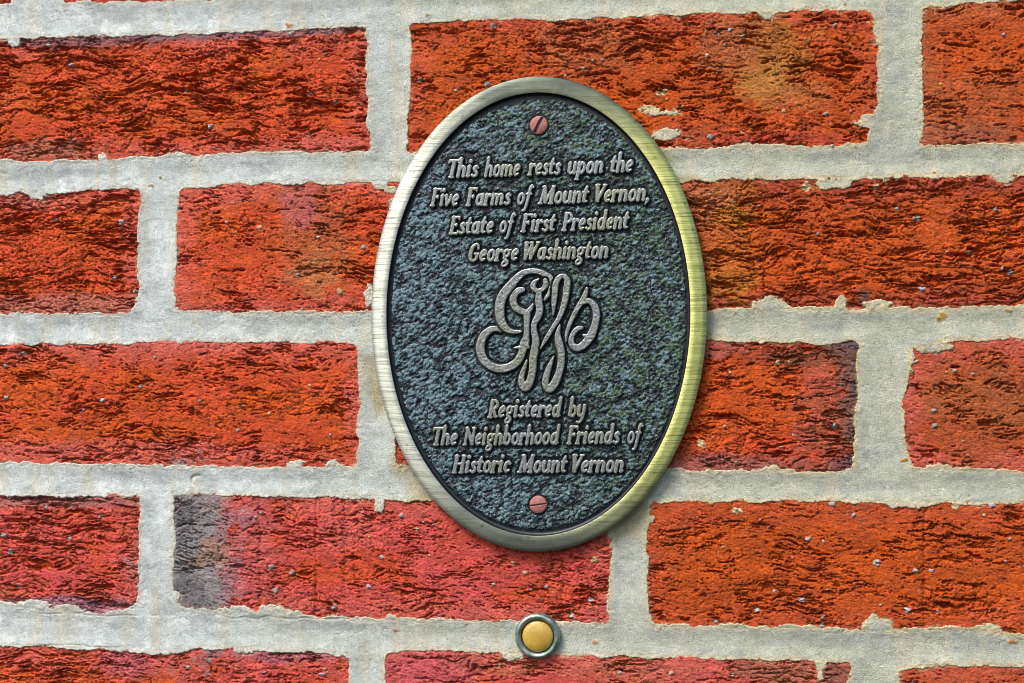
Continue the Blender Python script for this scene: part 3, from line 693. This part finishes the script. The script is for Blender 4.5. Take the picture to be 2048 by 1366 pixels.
G = {
 'i': (10, [s_((4.5,23.5),(4.5,4)), beak(4.5), s_((4.5,3.6),(8,4.6),w=4), s_((5,33.5,8),(5,34,8))]),
 'n': (19.5, [s_((4,23.5),(4,3.5)), beak(4), c_((4.5,15,5),(8,21.5,5.5),(12.5,22.8,6),(14.5,18,6.8),(14.5,4,6.8)), s_((14.5,3.6),(18,5),w=4)]),
 'm': (29, [s_((4,23.5),(4,3.5)), beak(4), c_((4.5,15,5),(7.5,21.5,5.5),(11.5,22.8,6),(13.5,18,6.5),(13.5,3.8,6.5)), c_((13.5,15,5),(17,21.5,5.5),(21,22.8,6),(23.5,18,6.8),(23.5,4,6.8)), s_((23.5,3.6),(27,5),w=4)]),
 'h': (19.5, [s_((4,39),(4,3.5)), beak(4,39.5), c_((4.5,15,5),(8,21.5,5.5),(12.5,22.8,6),(14.5,18,6.8),(14.5,4,6.8)), s_((14.5,3.6),(18,5),w=4)]),
 'u': (19.5, [c_((4,23.5),(4,9),(6.5,4,6),(10.5,4.5,5),(14,10,5)), s_((14.5,23.5),(14.5,4)), beak(4), s_((14.5,3.6),(18,5),w=4)]),
 'r': (14.5, [s_((4,23.5),(4,3.5)), beak(4), c_((4.5,15,5),(7.5,21,5),(11,22.8,6),(13,21,7)), foot(4)]),
 'o': (17.5, [el(9,13.4,5.6,9.8)]),
 'e': (16, [c_((4.5,12.5,4.5),(9,13.5,4.6),(12.5,17,5.5),(11.5,22,6),(8,23,6),(4.6,18,7),(4,11,7),(7,4.4,6),(12.5,6.5,4.8))]),
 's': (14.5, [c_((11.5,20.5,5.5),(8.5,23.2,5.5),(5,20,6.2),(6.5,15.5,6.8),(10.5,11.5,6.8),(11.2,6.5,6.2),(7.5,3.4,5.5),(3,6,5.5))]),
 't': (13, [c_((7,33,5),(5.5,26),(5,12),(6.5,5,6),(11,5.2,4.6)), s_((1,23),(11,23),w=4.8)]),
 'a': (19, [el(8.4,13.2,5,9.6), s_((14.5,23.5),(14.5,4)), s_((14.5,3.6),(18,5),w=4)]),
 'd': (19.5, [el(8.4,13.2,5,9.6), s_((14.5,39),(14.5,4)), beak(14.5,39.5), s_((14.5,3.6),(18,5),w=4)]),
 'b': (19, [s_((4,39),(4,6)), beak(4,39.5), el(10,13.2,5.2,9.6)]),
 'p': (19.5, [s_((4,23.5),(4,-8)), beak(4), foot(4,-8.5), el(10.4,13.4,5.2,9.6)]),
 'g': (17.5, [el(8.2,16.5,4.8,6.6,5.6), s_((12,21.5),(16,23),w=4.2), c_((5,10.5,4.4),(4.4,6.5,4.6),(9.5,3.5,5.2),(13,-.5,5.6),(11.5,-7,5),(6,-8.5,4.8),(3,-5,4.8),(5,-.5,4.6),(10,2,4.6))]),
 'v': (17, [c_((3.5,23,6.5),(5.5,13,7),(7.5,4,6.5)), c_((7.5,4,5.5),(12.5,12,5.6),(13.5,22.5,6.5)), beak(3.5)]),
 'y': (18, [c_((3.5,23.5),(4,9),(7,4.4,6),(11,5.5,5),(14,11,5)), c_((14.5,23.5),(14.5,8),(13,-3,6),(8.5,-9,5),(3.5,-7.5,4.6)), beak(3.5)]),
 'f': (14, [c_((15,36,5.5),(12,39.5,5),(8.8,35,6.6),(8,22),(6.5,2),(4,-8,6),(0,-9.5,4.6)), s_((2.5,23),(13,23),w=4.8)]),
 'c': (15, [c_((12.5,19.5,6),(9.5,23,5.6),(5,19,7),(4.2,10.5,7),(7.5,4.2,6),(12.5,7,4.6))]),
 'T': (21, [s_((2,35.5),(21,35.5),w=5.4), s_((11.5,35),(11.5,3.5),w=7.6), foot(11.5,3.2,4), s_((2,35.5),(1.4,31),w=4), s_((21,35.5),(21.4,31),w=4)]),
 'F': (20, [s_((5.5,35.5),(5.5,3.5),w=7.6), s_((2.5,35.5),(18.5,35.5),w=5.2), s_((5,20),(14,20),w=5), s_((14,22.5),(14,17.5),w=3.6), s_((18.5,35.5),(19,31),w=4), foot(5.5,3.2,4)]),
 'E': (20, [s_((5.5,35.5),(5.5,3.5),w=7.6), s_((2.5,35.5),(17.5,35.5),w=5.2), s_((5,20),(13.5,20),w=5), s_((13.5,22),(13.5,18),w=3.6), s_((2.5,3.5),(18,3.5),w=5.2), s_((17.5,35.5),(18,31),w=4), s_((18,3.5),(19,8),w=4)]),
 'P': (20.5, [s_((5.5,35.5),(5.5,3.5),w=7.6), c_((3,35.5,5),(12,35.5,5.5),(17,30,6.8),(16,22,6.4),(11,18.3,5),(6,18.5,5)), foot(5.5,3.2,4)]),
 'R': (22, [s_((5.5,35.5),(5.5,3.5),w=7.6), c_((3,35.5,5),(12,35.5,5.5),(17,30,6.8),(16,23,6.4),(11,19.3,5),(6,19.3,5)), foot(5.5,3.2,4), c_((10,18.5,6),(14,11,7),(17,4.5,6.5),(21,4.4,4))]),
 'H': (26, [s_((5.5,35.5),(5.5,3.5),w=7.4), s_((20,35.5),(20,3.5),w=7.4), s_((5,20),(20,20),w=5), foot(5.5), foot(20), foot(5.5,35.8), foot(20,35.8)]),
 'N': (25.5, [s_((5,35),(5,3.5),w=6), s_((20.5,36),(20.5,4),w=6), s_((5,35.5),(20.5,4.5),w=7.4), foot(5,3.2,3), foot(20,35.8,3.2), s_((1.6,35.8),(6,35.8),w=4.4)]),
 'M': (31, [s_((4,3.5),(7.5,35),w=5.6), s_((7.5,35),(14,5.5),w=7.4), s_((14,5.5),(25,35),w=5.6), s_((25,35),(25.5,3.5),w=7.6), foot(4,3.2,3), foot(25.5,3.2,3.6), s_((3.6,35.8),(8,35.8),w=4.4), s_((25,35.8),(28,35.8),w=4.4)]),
 'V': (21, [s_((4,35),(9.5,4.5),w=7.6), s_((9.5,4.5),(19.5,35),w=5.8), foot(4.5,35.8,3.4), foot(19.5,35.8,3)]),
 'G': (23, [c_((18.5,27,5),(17,34,5),(12,36,5.6),(6,30,7),(4.2,19,7.8),(6,8,7.2),(11.5,3.6,6),(17.5,7,6),(18,16,6.8)), s_((13.5,17),(21,17),w=4.8)]),
 'W': (31, [s_((4,35),(7.5,4.5),w=7.6), s_((7.5,4.5),(16.5,33),w=5.6), s_((16,33),(18.5,4.5),w=7.2), s_((18.5,4.5),(28.5,35),w=5.6), foot(4.5,35.8,3.2), foot(28.5,35.8,2.8), s_((13,35.8),(17,35.8),w=4.2)]),
 ',': (9, [s_((4.5,4.5,7.4),(3.6,1,6)), s_((3.6,1,6),(1,-5,2.6))]),
}
SL = .22
def slant(st): return [(x + SL * y, y, w) for x, y, w in st]
EXTRA = 0.0
def seg_sdf(X, Z, strokes):
    d = np.full(X.shape, 99.0)
    for st in strokes:
        for (x0, y0, w0), (x1, y1, w1) in zip(st[:-1], st[1:]):
            vx, vy = x1 - x0, y1 - y0; L2 = vx * vx + vy * vy + 1e-9
            t = np.clip(((X - x0) * vx + (Z - y0) * vy) / L2, 0, 1)
            d = np.minimum(d, np.hypot(X - x0 - t * vx, Z - y0 - t * vy) - (w0 + (w1 - w0) * t) / 2 - EXTRA)
    return d
MMPX = (xr - xl) / 672.0                              # mm per photo pixel on the plaque
GM = {}
LET_H = 1.45
def emboss(name, d, X, Z, hgt, edge=.42):
    """d: signed distance in mm, X, Z mm; raised shape with a rounded shoulder and near-black flanks"""
    n = .10 * fbm(X / .9, Z / .9, 1201, 2)
    dd = d + n * .8
    top = hgt - .16 * sst(-.42, -.04, dd) + n * .35
    H = np.where(dd < 0, top, top * (1 - sst(0, edge, dd)) - .6 * sst(0, edge, dd))
    side = sst(-.12, .16, dd)
    return grid_mesh(name, X, Z, H, d < edge + .1, None, {'side': side})
def glyph_mesh(ch):
    if ch in GM: return GM[ch]
    adv, st = G[ch]
    st = [slant(s) for s in st]
    x0 = min(p[0] for s in st for p in s) - 7; x1 = max(p[0] for s in st for p in s) + 7
    y0 = min(p[1] for s in st for p in s) - 7; y1 = max(p[1] for s in st for p in s) + 7
    g = .85
    X, Y = np.meshgrid(np.arange(x0, x1, g), np.arange(y0, y1, g)[::-1])
    d = seg_sdf(X, Y, st) - .45
    GM[ch] = emboss("letter", d * MMPX, X * MMPX, Y * MMPX, LET_H)
    GM[ch].materials.append(M_LETTER)
    return GM[ch]
WORDS = [("This",896,357.5,958,356),("home",968,356,1041,354),("rests",1054,353,1123,351),("upon",1135,350.5,1207,348),("the",1221,347.5,1267,346),
 ("Five",859,414.5,918,414),("Farms",930,414,1023,411.5),("of",1034,411.5,1069,411),("Mount",1075,410.5,1179,407.5),("Vernon,",1191,407,1299,403.5),
 ("Estate",897,471,988,468.5),("of",999,468,1033,467),("First",1040,466.5,1113,464.5),("President",1122,464,1260,459.5),
 ("George",937,525.5,1038,523),("Washington",1047,522,1217,518.5),
 ("Registered",974,838,1126,836),("by",1136,836.5,1173,836),
 ("The",866,893,916,892.5),("Neighborhood",925,893,1122,891),("Friends",1132,890.6,1241,889.5),("of",1255,889.5,1288,889),
 ("Historic",903,948.5,1023,947.5),("Mount",1034,948,1136,947.5),("Vernon",1145,947.5,1248,947)]
placed = []
Y_L = Y_FIELD + LET_H
for word, xa_, ya_, xb_, yb_ in WORDS:
    p0 = np.array(W(xa_, ya_, Y_L)); p1 = np.array(W(xb_, yb_, Y_L))
    L = np.hypot(*(p1 - p0)) / MMPX; ang = math.atan2(p1[1] - p0[1], p1[0] - p0[0])
    x = 0; items = []
    for ch in word: items.append((ch, x)); x += G[ch][0]
    last = [slant(s) for s in G[word[-1]][1]]
    ext = max(p[0] + p[2] / 2 for s in last for p in s) + items[-1][1]
    first = [slant(s) for s in G[word[0]][1]]
    ini = min(p[0] - p[2] / 2 for s in first for p in s)
    k = L / (ext - ini)
    for ch, gx in items:
        ox = (gx - ini) * k * MMPX
        px_, pz_ = p0[0] + ox * math.cos(ang), p0[1] + ox * math.sin(ang)
        placed.append((ch, px_, pz_, ang, k))
rnd = random.Random(3)
for ch, px_, pz_, ang, k in placed:
    me = glyph_mesh(ch)
    o = new_obj("letter", me, None, plaque, (S(px_ - PX), -S(Y_FIELD), S(pz_ - PZ)))
    o.rotation_euler = (0, -ang, 0)
    o.scale = (k, 1, 1)

# ---- the interlaced initials, traced (crop pixels: origin 920,520, 4.878 to one photo pixel)
MONO = [
 [(395,700,18),(350,672,46),(290,685,62),(230,740,74),(200,820,80),(200,900,82),(235,980,80),(300,1035,76),(390,1062,76),(480,1045,76),(550,1000,74),(590,940,72),(612,880,70),(628,820,86),(645,750,58),(650,680,50),(650,600,54),(652,540,62)],
 [(640,845,44),(590,852,34),(530,858,14)], [(645,835,44),(668,855,26),(686,868,8)],
 [(655,520,60),(600,500,58),(545,468,66),(518,410,68),(524,350,66),(560,305,62),(608,292,52)],
 [(650,520,50),(685,478,42),(712,432,16)],
 'G',
 [(590,700,26),(500,698,46),(430,650,72),(392,570,84),(385,480,92),(400,390,94),(440,310,88),(500,240,80),(560,172,72),(620,125,56),(700,108,50),(780,118,50),(840,150,56),(878,182,62),(888,250,46),(872,320,36),(835,375,32),(795,408,12)],
 'C',
 [(765,188,16),(722,220,40),(712,262,50),(745,300,44),(800,290,44),(835,240,44),(830,200,40)],
 [(768,315,50),(766,400,68),(776,470,66),(766,540,66),(728,610,56),(718,680,52),(738,780,66),(728,880,76),(712,960,72),(708,1060,70),(692,1150,70),(660,1225,78),(625,1245,72),(598,1190,60),(604,1120,48),(628,1050,36),(650,980,14)],
 'S',
 [(785,866,12),(840,770,38),(900,670,40),(960,575,44),(1000,480,52),(1026,380,58),(1040,280,62),(1045,205,56),(1020,160,44),(968,170,48),(932,240,58),(922,340,54),(915,430,42),(908,540,10)],
 'D',
 [(972,640,18),(952,720,48),(962,800,72),(986,900,66),(986,1000,66),(965,1100,68),(925,1200,78),(875,1258,76),(835,1225,62),(836,1150,60),(872,1040,46),(912,945,16)],
 'E',
 [(1035,795,12),(1038,720,30),(1082,600,40),(1130,500,46),(1172,430,50),(1205,375,50),(1226,320,42),(1236,280,26)],
 [(1205,410,46),(1262,402,50),(1312,450,62),(1330,540,66),(1314,640,66),(1275,740,80),(1215,820,72),(1150,858,66),(1095,832,58),(1084,770,48),(1112,705,46),(1155,668,46),(1186,662,34)],
 [(1235,745,40),(1205,735,22)],
 'X']
groups = []; cur = []
for it in MONO:
    if isinstance(it, str): groups.append(cur); cur = []
    else:
        P = []
        for a, b_, w_ in cat([tuple(map(float, q)) for q in it], 5):
            x, z = W(920 + a / 4.878, 520 + b_ / 4.878, Y_L + .2); P.append((x - PX, z - PZ, max(w_, 6) / 4.878 * MMPX))
        cur.append(P)
allp = [p for g in groups for s in g for p in s]
gx = np.arange(min(p[0] for p in allp) - 3, max(p[0] for p in allp) + 3, .2)
gz = np.arange(min(p[1] for p in allp) - 3, max(p[1] for p in allp) + 3, .2)[::-1]
X, Z = np.meshgrid(gx, gz)
nz = .07 * fbm(X / .9, Z / .9, 1301, 2)
Hm = np.full(X.shape, -.6); side = np.ones(X.shape); dmin = np.full(X.shape, 99.0)
for g in groups:
    d = seg_sdf(X, Z, g) - .12 + nz
    dmin = np.minimum(dmin, d)
    top = LET_H + .25 - .20 * sst(-.42, -.04, d) + nz
    Hm = np.where(d < 0, top, np.where(d < .95, np.minimum(np.where(Hm > 0, Hm, 9), top * (1 - sst(0, .38, d)) - .6 * sst(0, .38, d) + 9 * sst(.6, .95, d) * (Hm > 0)), Hm))
    Hm = np.minimum(Hm, LET_H + .3)
    side = np.where(d < .5, sst(-.12, .14, d), side)
me = grid_mesh("monogram", X, Z, Hm, dmin < .5, None, {'side': side})
new_obj("monogram", me, M_LETTER, plaque, (0, -S(Y_FIELD), 0))

# ---- the pebbled background
xs = np.arange(-A + RW + .5, A - RW - .5, .40); zs = np.arange(-B + RW + .5, B - RW - .5, .40)[::-1]
X, Z = np.meshgrid(xs, zs)
Dl = np.full(X.shape, 99.0)
for ch, px_, pz_, ang, k in placed:
    cx, cz = px_ - PX, pz_ - PZ
    ix = np.where((xs > cx - 4) & (xs < cx + 14))[0]; iz = np.where((zs > cz - 6) & (zs < cz + 14))[0]
    s = np.ix_(iz, ix)
    lx = ((X[s] - cx) * math.cos(ang) + (Z[s] - cz) * math.sin(ang)) / MMPX / k; lz = (-(X[s] - cx) * math.sin(ang) + (Z[s] - cz) * math.cos(ang)) / MMPX
    Dl[s] = np.minimum(Dl[s], seg_sdf(lx, lz, [slant(q) for q in G[ch][1]]) * MMPX)
ix = np.where((xs > gx[0] - 3) & (xs < gx[-1] + 3))[0]; iz = np.where((zs > gz[-1] - 3) & (zs < gz[0] + 3))[0]; s = np.ix_(iz, ix)
for g in groups: Dl[s] = np.minimum(Dl[s], seg_sdf(X[s], Z[s], g))
# distance in from the groove
for sx_, sy_, sr_ in ((1077, 250, 16), (1076, 1009.5, 15.5)):
    a_, b_ = W(sx_, sy_, Y_FIELD + 1.2)
    Dl = np.minimum(Dl, np.hypot(X - a_ + PX, Z - b_ + PZ) - sr_ * MMPX)
ee = (1 - np.hypot(X / (A - RW), Z / (B - RW))) * A
u = X + .45 * Z
F1, F2, idn, _, _ = worley((.82 * X + .57 * Z + .8 * fbm(X / 3, Z / 3, 2001, 3)) / np.where(X < 8, 3.4, 2.4), (-.57 * X + .82 * Z + .8 * fbm(X / 3, Z / 3, 2003, 3)) / 1.55, 2005)
G1, G2, ig, _, _ = worley(X / 1.15 + .5 * fbm(X, Z, 2015, 2), Z / 1.0, 2007)
rel = .40 * (1 - 1.3 * F1) + .40 * (idn - .5) + .16 * (1 - 1.4 * G1) - .35 * sst(.2, 0, F2 - F1) + .22 * fbm(X / 5, Z / 3.5, 2011, 3) + .10 * fbm(X / .9, Z / .9, 2013, 2)
moat = sst(.8, 1.7, Dl + .55 * fbm(X / 1.5, Z / 1.5, 2017, 2)) * sst(1.6, 2.8, ee + .4 * fbm(X / 2, Z / 2, 2019, 2))
H = Y_FIELD - .30 + moat * (.25 + 1.15 * rel)
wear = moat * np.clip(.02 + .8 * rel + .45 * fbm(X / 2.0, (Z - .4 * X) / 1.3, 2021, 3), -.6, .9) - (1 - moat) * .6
green = np.clip(.05 + sst(-.4, .25, fbm(X / 2.0, Z / 1.6, 2031, 4)) * sst(-50, 30, X + .25 * Z), 0, 1)  # darker, greener to the right: light falling off there painted into the colour
keep = ee > .75
H = np.where(ee < 1.4, Y_FIELD - .45, H)
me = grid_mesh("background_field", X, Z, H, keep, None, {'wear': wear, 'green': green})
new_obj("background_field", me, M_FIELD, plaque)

# ---- screws with a straight slot
def screw(px_, py_, r_px, ang, slot_w, seed):
    cx, cz = W(px_, py_, Y_FIELD + 1.2); cx -= PX; cz -= PZ
    R = r_px * MMPX
    g = .16
    xs = np.arange(-R - .5, R + .5, g)
    X, Z = np.meshgrid(xs, xs[::-1])
    r = np.hypot(X, Z) / R
    H = .75 + 1.0 * np.sqrt(np.clip(1 - (r * .97) ** 2, 0, 1)) + .05 * fbm(X / 1.2 + seed, Z / 1.2, 2101, 3)
    H = np.where(r > 1, -.6, H)
    v = -X * math.sin(ang) + Z * math.cos(ang); uu = X * math.cos(ang) + Z * math.sin(ang)
    wv = slot_w * (1 + .12 * fbm(uu / 1.5 + seed, uu * 0, 2105, 2))
    H = H - .95 * sst(wv / 2 + .12, wv / 2 - .06, np.abs(v)) * (np.abs(uu) < R * .93)
    worn = sst(.2, .75, fbm(X / 1.6 + seed * 3, Z / 1.6, 2111, 3) + .35 * sst(.6, 1, r))
    dark = sst(wv / 2 + .08, wv / 2 - .05, np.abs(v)) * (np.abs(uu) < R * .93)
    col = np.ones(X.shape + (3,)) * lin(166, 104, 100)
    rub = sst(.15, .5, fbm(X / .8 + seed, Z / .8, 2113, 3)) * sst(.75, .95, r); col = mixc(col, lin(120, 112, 92), rub)
    col = mixc(col, lin(176, 128, 104), worn * .6); col = mixc(col, lin(60, 52, 44), dark * .8)
    me = grid_mesh("screw", X, Z, H, r < 1.03, col)
    return new_obj("screw", me, M_SCREW, plaque, (S(cx), -S(Y_FIELD), S(cz)))
def tinted(name, rough, metal):
    m, nt, b = mat_new(name)
    at = nt.nodes.new("ShaderNodeVertexColor"); at.layer_name = "tint"
    n = noise(nt, geo_pos(nt), 2200, 4, .6)
    c = mul(nt, at.outputs[0], ramp(nt, n.outputs[0], [(0.3, .75), (0.7, 1.2)]).outputs[0])
    nt.links.new(c, b.inputs["Base Color"]); b.inputs["Roughness"].default_value = rough; b.inputs["Metallic"].default_value = metal
    nt.links.new(bump(nt, n.outputs[0], .4, .0002), b.inputs["Normal"])
    return m
M_SCREW = tinted("faded_pink_paint_on_screw", .55, 0.0)
o = screw(1077, 250, 18, math.radians(62), 1.35, 1.0); o['label'] = "top screw with its slot turned steeply"
o = screw(1076, 1009.5, 17.3, math.radians(8), .5, 4.0); o['label'] = "bottom screw with a nearly level narrow slot"

# ------------------------------------------------------------------ the bell push
M_RIM = simple_material("tarnished_nickel", (0.38, 0.44, 0.42), 0.45, 0.75, .25, 1500, .5, (0.15, 0.25, 0.20))
M_BTN = simple_material("aged_yellow_plastic", (0.60, 0.40, 0.07), 0.36, 0.0, .16, 900, .3, (0.50, 0.30, 0.05), coat=.6)
bcx, bcz = W(1074, 1273.5, 3.0)
bell = empty("doorbell_button", (S(bcx), 0, S(bcz) + ZC), "small round doorbell with a domed yellow button in a tarnished metal ring", "doorbell")
RB = 46 * MMPX
prof = [(.3, -2.5), (.05, 0), (0, 1.0), (.12, 1.6), (.4, 2.3), (.8, 2.8), (1.3, 3.08), (1.75, 3.1), (2.2, 2.95), (2.6, 2.6), (2.88, 2.1), (3.0, 1.5), (3.02, .5)]
ring_sweep("ring", prof, M_RIM, 120, bell, 0, 0, RB, RB)
ring_sweep("gap_lining", [(3.15, .8), (3.9, .2), (6.0, .1)], M_PAINT, 96, bell, 0, 0, RB, RB)
rb = 31.3 * MMPX
V = [(0, -S(3.3), 0)]; Fq = []
nr, ns = 14, 72
for k in range(1, nr + 1):
    q = k / nr; r = rb * math.sin(q * math.pi / 2); y = .9 + 2.4 * math.cos(q * math.pi / 2) ** .75
    for s_i in range(ns):
        th = 2 * math.pi * s_i / ns; V.append((S(r * math.cos(th)), -S(y), S(r * math.sin(th))))
for s_i in range(ns):
    th = 2 * math.pi * s_i / ns; V.append((S(rb * math.cos(th)), -S(0.0), S(rb * math.sin(th))))
faces = [(0, 1 + (s_i + 1) % ns, 1 + s_i) for s_i in range(ns)]
for k in range(nr):
    for s_i in range(ns):
        a = 1 + k * ns + s_i; b2 = 1 + k * ns + (s_i + 1) % ns
        faces.append((a, b2, b2 + ns, a + ns))
me = bpy.data.meshes.new("button"); me.from_pydata(V, [], faces)
import bmesh
bm = bmesh.new(); bm.from_mesh(me); bmesh.ops.recalc_face_normals(bm, faces=bm.faces); bm.to_mesh(me); bm.free()
me.polygons.foreach_set("use_smooth", np.ones(len(me.polygons), dtype=bool))
new_obj("button", me, M_BTN, bell)
